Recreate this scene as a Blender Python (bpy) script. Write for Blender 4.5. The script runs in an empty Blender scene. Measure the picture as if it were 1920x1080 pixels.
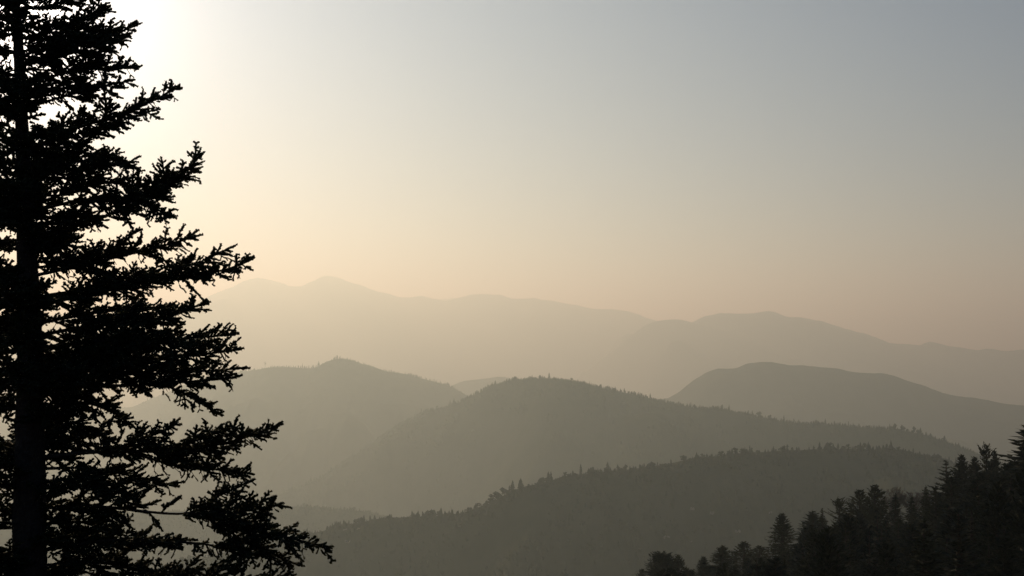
import bpy, math, random
import numpy as np
from mathutils import Vector, Matrix, Quaternion

# ------------------------------------------------------------------ camera
SC = bpy.context.scene
COL = SC.collection
W_PX, H_PX = 1920.0, 1080.0
FPX = 2667.0                      # 50 mm lens
PITCH = math.atan(110.0 / FPX)    # horizon at about 60 % of the frame height
cam_d = bpy.data.cameras.new("camera")
cam_d.lens = 50.0
cam_d.sensor_width = 36.0
cam_d.clip_start = 0.5
cam_d.clip_end = 300000.0
cam = bpy.data.objects.new("camera", cam_d)
COL.objects.link(cam)
cam.location = (0, 0, 0)
cam.rotation_euler = (math.radians(90) + PITCH, 0, 0)
SC.camera = cam
CP, SP = math.cos(PITCH), math.sin(PITCH)


def ray(px, py):
    """horizontal tangent and elevation tangent of the view direction of a pixel of the photograph"""
    x = (px - 960.0) / FPX
    y = (540.0 - py) / FPX
    fy = CP - y * SP
    fz = SP + y * CP
    return x / fy, fz / fy        # X per Y, Z per Y


def at(px, py, Y):
    a, b = ray(px, py)
    return Vector((a * Y, Y, b * Y))


def project(p):
    fy = p[1] * CP + p[2] * SP
    uy = -p[1] * SP + p[2] * CP
    return 960 + FPX * p[0] / fy, 540 - FPX * uy / fy


# ------------------------------------------------------------------ light
SUN_EL = math.radians(13.0)
SUN_AZ = math.radians(-19.8)       # left of the view axis (+Y)
SUN_DIR = Vector((math.sin(SUN_AZ) * math.cos(SUN_EL), math.cos(SUN_AZ) * math.cos(SUN_EL), math.sin(SUN_EL)))
sd = bpy.data.lights.new("sun", 'SUN')
sd.energy = 3.42
sd.angle = math.radians(0.5)
sd.color = (1.0, 0.852, 0.55)
sun = bpy.data.objects.new("sun", sd)
COL.objects.link(sun)
sun.rotation_euler = SUN_DIR.to_track_quat('Z', 'Y').to_euler()

world = bpy.data.worlds.new("World")
SC.world = world
world.use_nodes = True
nt = world.node_tree
nt.nodes.clear()
N = nt.nodes.new
L = nt.links.new
out = N("ShaderNodeOutputWorld")
sky = N("ShaderNodeTexSky")
sky.sky_type = 'NISHITA'
sky.sun_disc = False
sky.sun_elevation = SUN_EL
sky.sun_rotation = SUN_AZ
sky.altitude = 900
sky.air_density = 1.0
sky.dust_density = 0.7
sky.ozone_density = 3.1
bg = N("ShaderNodeBackground")
bg.inputs["Strength"].default_value = 0.0575
tint = N("ShaderNodeMix"); tint.data_type = 'RGBA'; tint.blend_type = 'MULTIPLY'
tint.inputs["Factor"].default_value = 1.0
L(sky.outputs[0], tint.inputs[6])
tint.inputs[7].default_value = (0.985, 0.955, 1.045, 1)     # colour grade on the sky: less green, slightly violet
L(tint.outputs[2], bg.inputs["Color"])
# aureole of the low sun in dusty air: falls off with the angle from the sun
tc = N("ShaderNodeTexCoord")
dot = N("ShaderNodeVectorMath"); dot.operation = 'DOT_PRODUCT'
L(tc.outputs["Generated"], dot.inputs[0])
dot.inputs[1].default_value = SUN_DIR
ac = N("ShaderNodeMath"); ac.operation = 'ARCCOSINE'; ac.use_clamp = False
L(dot.outputs["Value"], ac.inputs[0])


def lobe(width, amp, power=1.0):
    d = N("ShaderNodeMath"); d.operation = 'DIVIDE'; L(ac.outputs[0], d.inputs[0]); d.inputs[1].default_value = math.radians(width)
    q = N("ShaderNodeMath"); q.operation = 'POWER'; L(d.outputs[0], q.inputs[0]); q.inputs[1].default_value = power
    m = N("ShaderNodeMath"); m.operation = 'MULTIPLY'; L(q.outputs[0], m.inputs[0]); m.inputs[1].default_value = -1
    e = N("ShaderNodeMath"); e.operation = 'EXPONENT'; L(m.outputs[0], e.inputs[0])
    s = N("ShaderNodeMath"); s.operation = 'MULTIPLY'; L(e.outputs[0], s.inputs[0]); s.inputs[1].default_value = amp
    return s


GLOW = [((1.0, 0.95, 0.86), lobe(2.0, 6.0)), ((0.74, 0.86, 0.98), lobe(10.0, .95))]
last = bg.outputs[0]
for colr, node in GLOW:
    b = N("ShaderNodeBackground")
    b.inputs["Color"].default_value = (*colr, 1)
    L(node.outputs[0], b.inputs["Strength"])
    add = N("ShaderNodeAddShader")
    L(last, add.inputs[0]); L(b.outputs[0], add.inputs[1])
    last = add.outputs[0]
L(last, out.inputs["Surface"])

SC.view_settings.view_transform = 'Standard'
SC.view_settings.look = 'None'
SC.view_settings.gamma = 1.0
SC.view_settings.exposure = -0.25
SC.view_settings.use_curve_mapping = False
SC.cycles.max_bounces = 6
SC.cycles.diffuse_bounces = 2
SC.cycles.volume_bounces = 0
HAZE_DENSITY = 1.47e-4

R = random.Random(11)


# ------------------------------------------------------------------ helpers
def srgbmat(name, col, col2=None, scale=1.0, rough=0.9, bump=0.0, spec=0.2, bump_scale=None, trans=0.0):
    m = bpy.data.materials.new(name)
    m.use_nodes = True
    t = m.node_tree
    b = t.nodes["Principled BSDF"]
    b.inputs["Roughness"].default_value = rough
    b.inputs["Specular IOR Level"].default_value = spec
    co = t.nodes.new("ShaderNodeTexCoord")
    if col2 is None:
        b.inputs["Base Color"].default_value = (*col, 1)
    else:
        n = t.nodes.new("ShaderNodeTexNoise")
        n.inputs["Scale"].default_value = scale
        n.inputs["Detail"].default_value = 6
        n.inputs["Roughness"].default_value = 0.65
        t.links.new(co.outputs["Object"], n.inputs["Vector"])
        r = t.nodes.new("ShaderNodeValToRGB")
        r.color_ramp.elements[0].position = 0.36
        r.color_ramp.elements[1].position = 0.64
        r.color_ramp.elements[0].color = (*col, 1)
        r.color_ramp.elements[1].color = (*col2, 1)
        t.links.new(n.outputs["Fac"], r.inputs[0])
        t.links.new(r.outputs[0], b.inputs["Base Color"])
    if bump > 0:
        n2 = t.nodes.new("ShaderNodeTexNoise")
        n2.inputs["Scale"].default_value = bump_scale or scale * 4
        n2.inputs["Detail"].default_value = 5
        t.links.new(co.outputs["Object"], n2.inputs["Vector"])
        bp = t.nodes.new("ShaderNodeBump")
        bp.inputs["Strength"].default_value = bump
        bp.inputs["Distance"].default_value = 0.05
        t.links.new(n2.outputs["Fac"], bp.inputs["Height"])
        t.links.new(bp.outputs[0], b.inputs["Normal"])
    return m


M_NEEDLE = srgbmat("fir_needles", (0.030, 0.040, 0.020), (0.048, 0.058, 0.026), 9.0, 0.7, spec=0.15)
_t = M_NEEDLE.node_tree
_b = _t.nodes["Principled BSDF"]; _o = _t.nodes["Material Output"]
_tr2 = _t.nodes.new("ShaderNodeBsdfTranslucent"); _tr2.inputs["Color"].default_value = (0.085, 0.07, 0.02, 1)
_mx = _t.nodes.new("ShaderNodeMixShader"); _mx.inputs[0].default_value = 0.25
_t.links.new(_b.outputs[0], _mx.inputs[1]); _t.links.new(_tr2.outputs[0], _mx.inputs[2]); _t.links.new(_mx.outputs[0], _o.inputs["Surface"])
M_BARK = srgbmat("fir_bark", (0.040, 0.032, 0.026), (0.075, 0.062, 0.050), 14.0, 0.95, bump=0.8, bump_scale=40)
M_CROWN = [srgbmat("dark_conifer_needles", (0.020, 0.029, 0.017), (0.038, 0.048, 0.026), 0.9, 0.8, spec=0.1),
           srgbmat("olive_conifer_needles", (0.024, 0.031, 0.016), (0.046, 0.051, 0.025), 0.9, 0.8, spec=0.1),
           srgbmat("bluish_conifer_needles", (0.020, 0.030, 0.024), (0.034, 0.048, 0.036), 0.9, 0.8, spec=0.1)]
M_TWIG = srgbmat("bare_grey_bark", (0.11, 0.095, 0.08), (0.17, 0.15, 0.13), 3.0, 0.9)
M_FOREST = srgbmat("distant_forest", (0.030, 0.040, 0.022), (0.052, 0.056, 0.030), 0.02, 0.9, spec=0.05)
M_HILL = srgbmat("wooded_hill_soil", (0.032, 0.038, 0.022), (0.070, 0.068, 0.042), 0.006, 1.0, spec=0.0)
M_MOUNT = srgbmat("mountain_slopes", (0.050, 0.055, 0.040), (0.100, 0.092, 0.070), 0.0012, 1.0, spec=0.0)
M_GROUND = srgbmat("valley_soil", (0.05, 0.052, 0.03), (0.085, 0.078, 0.05), 0.004, 1.0, spec=0.0)
M_SLOPE = srgbmat("forest_floor", (0.030, 0.030, 0.018), (0.060, 0.050, 0.032), 0.5, 1.0, bump=0.5, spec=0.0)
M_ROCK = srgbmat("pale_limestone", (0.14, 0.13, 0.115), (0.24, 0.22, 0.19), 0.3, 0.9, bump=0.5, spec=0.1)


def mesh_obj(name, verts, faces, mat, parent=None, smooth=False, link=True):
    """verts (n,3) array, faces an (m,3|4) array or a list of such arrays"""
    me = bpy.data.meshes.new(name)
    fl = faces if isinstance(faces, list) else [faces]
    fl = [f for f in fl if len(f)]
    v = np.ascontiguousarray(verts, dtype=np.float32)
    loops = np.concatenate([np.asarray(f, dtype=np.int32).ravel() for f in fl])
    totals = np.concatenate([np.full(len(f), np.asarray(f).shape[1], dtype=np.int32) for f in fl])
    starts = np.concatenate([[0], np.cumsum(totals)[:-1]]).astype(np.int32)
    me.vertices.add(len(v)); me.vertices.foreach_set("co", v.ravel())
    me.loops.add(len(loops)); me.loops.foreach_set("vertex_index", loops)
    me.polygons.add(len(totals)); me.polygons.foreach_set("loop_start", starts); me.polygons.foreach_set("loop_total", totals)
    if smooth:
        me.polygons.foreach_set("use_smooth", np.ones(len(totals), dtype=bool))
    me.update(calc_edges=True)
    if mat is not None:
        me.materials.append(mat)
    o = bpy.data.objects.new(name, me)
    if link:
        COL.objects.link(o)
    if parent is not None:
        o.parent = parent
    return o


def tag(o, label=None, cat=None, group=None, kind=None):
    if label: o["label"] = label
    if cat: o["category"] = cat
    if group: o["group"] = group
    if kind: o["kind"] = kind
    return o


def empty(name, loc=(0, 0, 0)):
    o = bpy.data.objects.new(name, None)
    o.location = loc
    o.empty_display_size = 0.3
    COL.objects.link(o)
    return o


class Geo:
    """collects triangles and tubes"""
    def __init__(s):
        s.v = []; s.f = []; s.n = 0

    def tri(s, a, b, c):
        s.v += [a, b, c]; s.f.append((s.n, s.n + 1, s.n + 2)); s.n += 3

    def quad(s, a, b, c, d):
        s.v += [a, b, c, d]; s.f += [(s.n, s.n + 1, s.n + 2), (s.n, s.n + 2, s.n + 3)]; s.n += 4

    def tube(s, pts, radii, k=5, rough=0.0, rng=None):
        base = s.n
        for i, p in enumerate(pts):
            t = (pts[min(i + 1, len(pts) - 1)] - pts[max(i - 1, 0)]).normalized()
            u = t.cross(Vector((0.13, 0.31, 0.94)))
            if u.length < 1e-4: u = t.cross(Vector((1, 0, 0)))
            u.normalize(); w = t.cross(u)
            for j in range(k):
                a = 2 * math.pi * j / k
                r = radii[i] * (1 + (rng.uniform(-rough, rough) if rough else 0))
                q = p + (u * math.cos(a) + w * math.sin(a)) * r
                s.v.append((q.x, q.y, q.z))
        for i in range(len(pts) - 1):
            for j in range(k):
                a = base + i * k + j; b = base + i * k + (j + 1) % k
                s.f += [(a, b, b + k), (a, b + k, a + k)]
        s.n = base + len(pts) * k

    def obj(s, name, mat, parent=None, smooth=False, link=True):
        v = np.array([tuple(x) for x in s.v], dtype=np.float32)
        return mesh_obj(name, v, np.array(s.f, dtype=np.int32), mat, parent, smooth, link)


# value noise in numpy
def _hash(ix, iy, seed):
    h = (ix.astype(np.int64) * 374761393 + iy.astype(np.int64) * 668265263 + seed * 982451653) & 0x7fffffff
    h = ((h ^ (h >> 13)) * 1274126177) & 0x7fffffff
    h = h ^ (h >> 16)
    return (h & 0xffff) / 65535.0 * 2 - 1


def vnoise(x, y, seed=0):
    ix = np.floor(x); iy = np.floor(y); fx = x - ix; fy = y - iy
    fx = fx * fx * fx * (fx * (fx * 6 - 15) + 10); fy = fy * fy * fy * (fy * (fy * 6 - 15) + 10)
    a = _hash(ix, iy, seed); b = _hash(ix + 1, iy, seed); c = _hash(ix, iy + 1, seed); d = _hash(ix + 1, iy + 1, seed)
    return (a * (1 - fx) + b * fx) * (1 - fy) + (c * (1 - fx) + d * fx) * fy


def fbm(x, y, seed=0, octv=5):
    s = 0; a = 0.5
    for i in range(octv):
        s = s + a * vnoise(x + 17.3 * i, y - 9.1 * i, seed + i)
        x = x * 2.03; y = y * 2.03; a *= 0.5
    return s


# ------------------------------------------------------------------ land forms
FLOOR = -620.0


class Hill:
    """a real ridge: its crest line stands at its own distance, slopes fall away in front and behind"""
    def __init__(s, name, crest, dist, slope, floor, round_r, seed, mat, step, reach_f, reach_b, rough, spur, kind_label):
        s.seed = seed; s.slope = slope; s.floor = floor; s.rr = round_r; s.rough = rough; s.spur = spur
        xs = np.array([c[0] for c in crest], float); ys = np.array([c[1] for c in crest], float)
        s.px = np.arange(xs[0], xs[-1] + step, step)
        py = np.interp(s.px, xs, ys)
        k = max(1, int(7 / step)); ker = np.hanning(2 * k + 3); ker /= ker.sum()
        py = np.convolve(np.pad(py, k + 1, mode='edge'), ker, mode='valid')
        D = np.interp(s.px, [d[0] for d in dist], [d[1] for d in dist])
        X = (s.px - 960) / FPX; Y = (540 - py) / FPX
        fy = CP - Y * SP; fz = SP + Y * CP
        s.cx = X / fy * D; s.cy = D.copy(); s.cz = fz / fy * D
        s.cz = s.cz + fbm(s.cx / (D * 0.012), s.cy * 0, seed + 50) * rough * D / FPX
        tf = reach_f * np.linspace(0, 1, 54) ** 1.6
        tb = reach_b * np.linspace(0, 1, 12) ** 1.5
        rows = np.concatenate([-tb[::-1][:-1], tf])
        n = len(s.px)
        V = np.zeros((len(rows), n, 3))
        for r, t in enumerate(rows):
            V[r, :, 0] = s.cx
            V[r, :, 1] = s.cy - t
            V[r, :, 2] = s.z(s.cx, s.cy, s.cz, np.full(n, t))
        idx = np.arange(len(rows) * n).reshape(len(rows), n)
        F = np.stack([idx[:-1, :-1], idx[1:, :-1], idx[1:, 1:], idx[:-1, 1:]], -1).reshape(-1, 4)
        s.o = mesh_obj(name, V.reshape(-1, 3), F, mat, smooth=True)
        tag(s.o, kind='structure')
        s.o["label"] = kind_label

    def z(s, cx, cy, cz, t):
        d = np.abs(t)
        drop = (np.sqrt(d * d + s.rr * s.rr) - s.rr) * s.slope * np.where(t < 0, 1.25, 1.0)
        n = fbm(cx / s.spur, (cy - t) / (s.spur * 2.2), s.seed)
        n = n + 0.55 * (0.45 - np.abs(vnoise(cx / (s.spur * .62) + 3.1, (cy - t) / (s.spur * 1.7), s.seed + 5)) * 1.0) - 0.1
        drop = drop * np.clip(1 + 0.95 * n, .3, 2.2)
        z = cz - drop
        # ease on to the valley floor
        return s.floor - 3 + np.logaddexp(0, (z - s.floor) / 25.0) * 25.0 - np.minimum(d / 50.0, 1) * 0

    def point(s, px, t):
        cx = np.interp(px, s.px, s.cx); cy = np.interp(px, s.px, s.cy); cz = np.interp(px, s.px, s.cz)
        px = np.atleast_1d(px); t = np.atleast_1d(t)
        return np.stack([np.atleast_1d(cx), np.atleast_1d(cy) - t, s.z(np.atleast_1d(cx), np.atleast_1d(cy), np.atleast_1d(cz), t)], -1)


far_left = Hill("mountain_range",
    [(-900, 640), (-500, 600), (-150, 612), (60, 590), (200, 596), (300, 588), (370, 566), (400, 552), (430, 540), (460, 525), (485, 521), (512, 525), (545, 536),
     (568, 536), (590, 526), (612, 518), (628, 519), (650, 527), (690, 540), (725, 551), (745, 558), (790, 555), (812, 560), (835, 565),
     (858, 559), (882, 552), (920, 550), (936, 551), (960, 560), (1000, 560), (1040, 563), (1100, 577), (1160, 582), (1200, 590), (1232, 602),
     (1290, 622), (1400, 660), (1600, 700), (1900, 740)],
    [(-900, 21000), (400, 20500), (900, 20500), (1900, 19500)], 0.42, FLOOR, 260, 3, M_MOUNT, 4, 7000, 5000, 3.2, 1500, "pale hazy mountain range")
far_back = Hill("mountain_range",
    [(640, 600), (760, 572), (820, 562), (850, 558), (880, 566), (960, 590)],
    [(640, 26000), (960, 26000)], 0.4, FLOOR, 300, 4, M_MOUNT, 5, 4000, 3000, 1.0, 1500, "faintest summit behind the pale range")
far_right = Hill("mountain_range",
    [(1120, 680), (1200, 650), (1260, 618), (1300, 603), (1320, 593), (1345, 588), (1370, 586), (1400, 586), (1445, 584), (1475, 592), (1540, 603),
     (1600, 618), (1640, 632), (1680, 645), (1728, 648), (1743, 640), (1770, 648), (1830, 654), (1900, 656), (1930, 655), (2100, 668), (2500, 660), (2900, 690)],
    [(1120, 16500), (2900, 15300)], 0.42, FLOOR, 220, 6, M_MOUNT, 4, 5500, 4000, 3.2, 1200, "hazy mountain range on the right")
mid_spur = Hill("mountain_spur",
    [(1000, 760), (1080, 712), (1140, 665), (1180, 632), (1212, 608), (1238, 600), (1270, 598), (1292, 602), (1330, 612), (1390, 628), (1470, 645), (1600, 672), (1760, 705), (1900, 735), (2100, 770)],
    [(1000, 16300), (1300, 15500), (2100, 14500)], 0.42, FLOOR, 160, 9, M_MOUNT, 5, 4500, 3000, 1.8, 900, "hazy spur in front of the right hand range")
small_hill = Hill("hill",
    [(780, 775), (820, 742), (850, 721), (870, 713), (905, 709), (940, 706), (962, 710), (1010, 728), (1080, 760)],
    [(780, 9500), (1080, 9500)], 0.42, FLOOR, 120, 12, M_HILL, 4.5, 3000, 2500, 1.5, 600, "small pale hill between two wooded hills")
right_hill = Hill("hill",
    [(1130, 790), (1180, 768), (1225, 752), (1255, 745), (1275, 733), (1300, 712), (1325, 696), (1345, 691), (1380, 690), (1400, 680), (1430, 677), (1450, 678),
     (1480, 684), (1530, 686), (1560, 690), (1610, 697), (1655, 699), (1690, 708), (1740, 725), (1790, 742), (1840, 747), (1880, 755), (1930, 762),
     (2100, 795), (2300, 800), (2600, 850)],
    [(1130, 7400), (2600, 6300)], 0.40, FLOOR, 130, 15, M_HILL, 3.5, 3200, 2500, 2.2, 520, "smooth broad hill on the right")
left_hill = Hill("hill",
    [(-900, 800), (-500, 770), (-200, 800), (100, 780), (250, 762), (330, 728), (380, 706), (420, 700), (450, 697), (500, 689), (510, 687), (545, 687), (572, 690),
     (590, 690), (604, 682), (618, 675), (635, 671), (657, 673), (690, 684), (720, 695), (760, 700), (800, 711), (840, 722), (870, 738), (900, 755), (950, 785), (1020, 830), (1150, 880)],
    [(-900, 9000), (200, 8800), (400, 7400), (520, 6500), (650, 6400), (1150, 6400)], 0.42, FLOOR, 70, 18, M_HILL, 4.5, 3000, 2200, 1.6, 420, "hazy wooded hill on the left")
mid_hill = Hill("hill",
    [(-700, 1010), (-200, 990), (200, 975), (450, 945), (560, 915), (620, 882), (670, 850), (705, 823), (740, 800), (780, 780), (800, 770), (840, 760), (880, 745), (920, 722), (950, 713), (990, 708), (1020, 707), (1060, 710),
     (1100, 717), (1140, 728), (1200, 741), (1250, 753), (1300, 762), (1360, 766), (1410, 779), (1470, 791), (1530, 793), (1600, 797), (1640, 800),
     (1680, 803), (1725, 810), (1770, 826), (1810, 841), (1850, 856), (1900, 875), (2000, 915), (2200, 985)],
    [(-700, 4300), (500, 4500), (700, 4800), (800, 4750), (900, 4500), (1050, 4050), (1500, 3500), (1900, 2900), (2200, 2700)], 0.44, FLOOR, 70, 21, M_HILL, 4, 2300, 1800, 1.4, 300, "wooded hill in the middle distance")
low_ridge = Hill("hill",
    [(-700, 1000), (-100, 975), (200, 962), (420, 952), (530, 948), (640, 953), (700, 960), (750, 975), (850, 1010), (1000, 1060)],
    [(-700, 3000), (530, 3300), (1000, 3400)], 0.44, -590, 50, 24, M_HILL, 4, 900, 900, 2.0, 160, "low hazy ridge crossing the valley")
near_hill = Hill("hill",
    [(-700, 1190), (100, 1110), (400, 1040), (560, 1000), (650, 980), (720, 968), (800, 965), (870, 956), (920, 938), (960, 915), (1010, 902), (1060, 889), (1120, 881), (1170, 876),
     (1240, 869), (1300, 857), (1370, 847), (1430, 843), (1500, 839), (1560, 837), (1620, 838), (1690, 844), (1730, 853), (1800, 869), (1850, 888), (1930, 920), (2100, 985), (2300, 1060)],
    [(-700, 1700), (560, 1900), (800, 1800), (1000, 1720), (1500, 1900), (1850, 2050), (2300, 2000)], 0.46, -420, 45, 27, M_HILL, 3.5, 800, 900, 2.0, 110, "nearest dark wooded ridge")

# ground sheet, large enough to pass beyond the farthest range
gx = np.linspace(-46000, 46000, 93); gy = np.linspace(-12000, 46000, 59)
GX, GY = np.meshgrid(gx, gy)
GZ = FLOOR - 6 + fbm(GX / 2500, GY / 2500, 91) * 10
gi = np.arange(GX.size).reshape(GX.shape)
GF = np.stack([gi[:-1, :-1], gi[:-1, 1:], gi[1:, 1:], gi[1:, :-1]], -1).reshape(-1, 4)
gr = mesh_obj("ground", np.stack([GX, GY, GZ], -1).reshape(-1, 3), GF, M_GROUND, smooth=True)
tag(gr, kind='structure')


# our own hillside: under the camera, the fir and the grove
def slope_z(x, y):
    x = np.asarray(x, float); y = np.asarray(y, float)
    yp = np.clip(y, -400, 285)
    z = -1.7 - 0.195 * yp + 0.25 * np.clip(x, -250, 260)
    z = z - 9.0 * np.sin(np.pi * np.clip(y, 0, 250) / 250.0)
    z = z - 0.72 * np.clip(y - 285, 0, None) - 0.5 * np.clip(-x - 250, 0, None)
    z = z + fbm(x / 14, y / 14, 77) * 1.1 * np.clip((np.hypot(x, y) - 3) / 20, 0, 1)
    return np.maximum(z, FLOOR - 3)


hx = np.concatenate([np.linspace(-900, -60, 50)[:-1], np.linspace(-60, 130, 150)[:-1], np.linspace(130, 800, 45)])
hy = np.concatenate([np.linspace(-500, -20, 30)[:-1], np.linspace(-20, 290, 210)[:-1], np.linspace(290, 1100, 60)])
HX, HY = np.meshgrid(hx, hy)
hi = np.arange(HX.size).reshape(HX.shape)
HF = np.stack([hi[:-1, :-1], hi[:-1, 1:], hi[1:, 1:], hi[1:, :-1]], -1).reshape(-1, 4)
hs = mesh_obj("hillside", np.stack([HX, HY, slope_z(HX, HY)], -1).reshape(-1, 3), HF, M_SLOPE, smooth=True)
tag(hs, kind='structure')

# ------------------------------------------------------------------ hazy air
hb = Geo()
x0, x1, y0, y1, z0, z1 = -47000, 47000, -13000, 47000, FLOOR - 30, 1090
c = [(x0, y0, z0), (x1, y0, z0), (x1, y1, z0), (x0, y1, z0), (x0, y0, z1), (x1, y0, z1), (x1, y1, z1), (x0, y1, z1)]
hz = mesh_obj("haze", np.array(c, float), np.array([(0, 3, 2, 1), (4, 5, 6, 7), (0, 1, 5, 4), (1, 2, 6, 5), (2, 3, 7, 6), (3, 0, 4, 7)]), None)
hm = bpy.data.materials.new("dusty_air")
hm.use_nodes = True
hm.node_tree.nodes.clear()
ho = hm.node_tree.nodes.new("ShaderNodeOutputMaterial")
hv = hm.node_tree.nodes.new("ShaderNodeVolumePrincipled")
hv.inputs["Color"].default_value = (0.78, 0.945, 1.0, 1)
hv.inputs["Absorption Color"].default_value = (1, 1, 1, 1)
hv.inputs["Density"].default_value = HAZE_DENSITY
hv.inputs["Anisotropy"].default_value = 0.527
hm.node_tree.links.new(hv.outputs[0], ho.inputs["Volume"])
hz.data.materials.append(hm)
tag(hz, "pale dusty haze filling the valleys", None, kind='stuff')


# ------------------------------------------------------------------ the big fir on the left
def shoot_template(rng):
    """a needled piece of twig of unit length along +Z, radius about 1 (scaled later)"""
    v = []; f = []
    K = 3
    for zz, r in ((0.08, 0.74), (0.86, 0.92)):
        a0 = rng.uniform(0, 6.28)
        for j in range(K):
            a = a0 + 2 * math.pi * (j + rng.random() * 0.3) / K
            rr = r * rng.uniform(0.85, 1.2)
            v.append((rr * math.cos(a), rr * math.sin(a), zz + rng.uniform(-.06, .06)))
    v.append((0, 0, -0.05)); v.append((rng.uniform(-.3, .3), rng.uniform(-.3, .3), 1.08))
    for j in range(K):
        a, b = j, (j + 1) % K
        f += [(a, b, b + K), (a, b + K, a + K), (2 * K, b, a), (2 * K + 1, a + K, b + K)]
    for k in range(7):
        a = rng.uniform(0, 2 * math.pi); zz = rng.uniform(0.05, 0.95)
        ca, sa = math.cos(a), math.sin(a)
        n = len(v)
        w = 0.045
        tip = rng.uniform(1.15, 1.6)
        v += [(0.5 * ca, 0.5 * sa, zz - w), (0.5 * ca, 0.5 * sa, zz + w), (tip * ca, tip * sa, zz + rng.uniform(0.10, 0.28))]
        f.append((n, n + 1, n + 2))
    return np.array(v, float), np.array(f, int)


_tr = random.Random(5)
SHOOTS = [shoot_template(_tr) for _ in range(5)]


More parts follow.
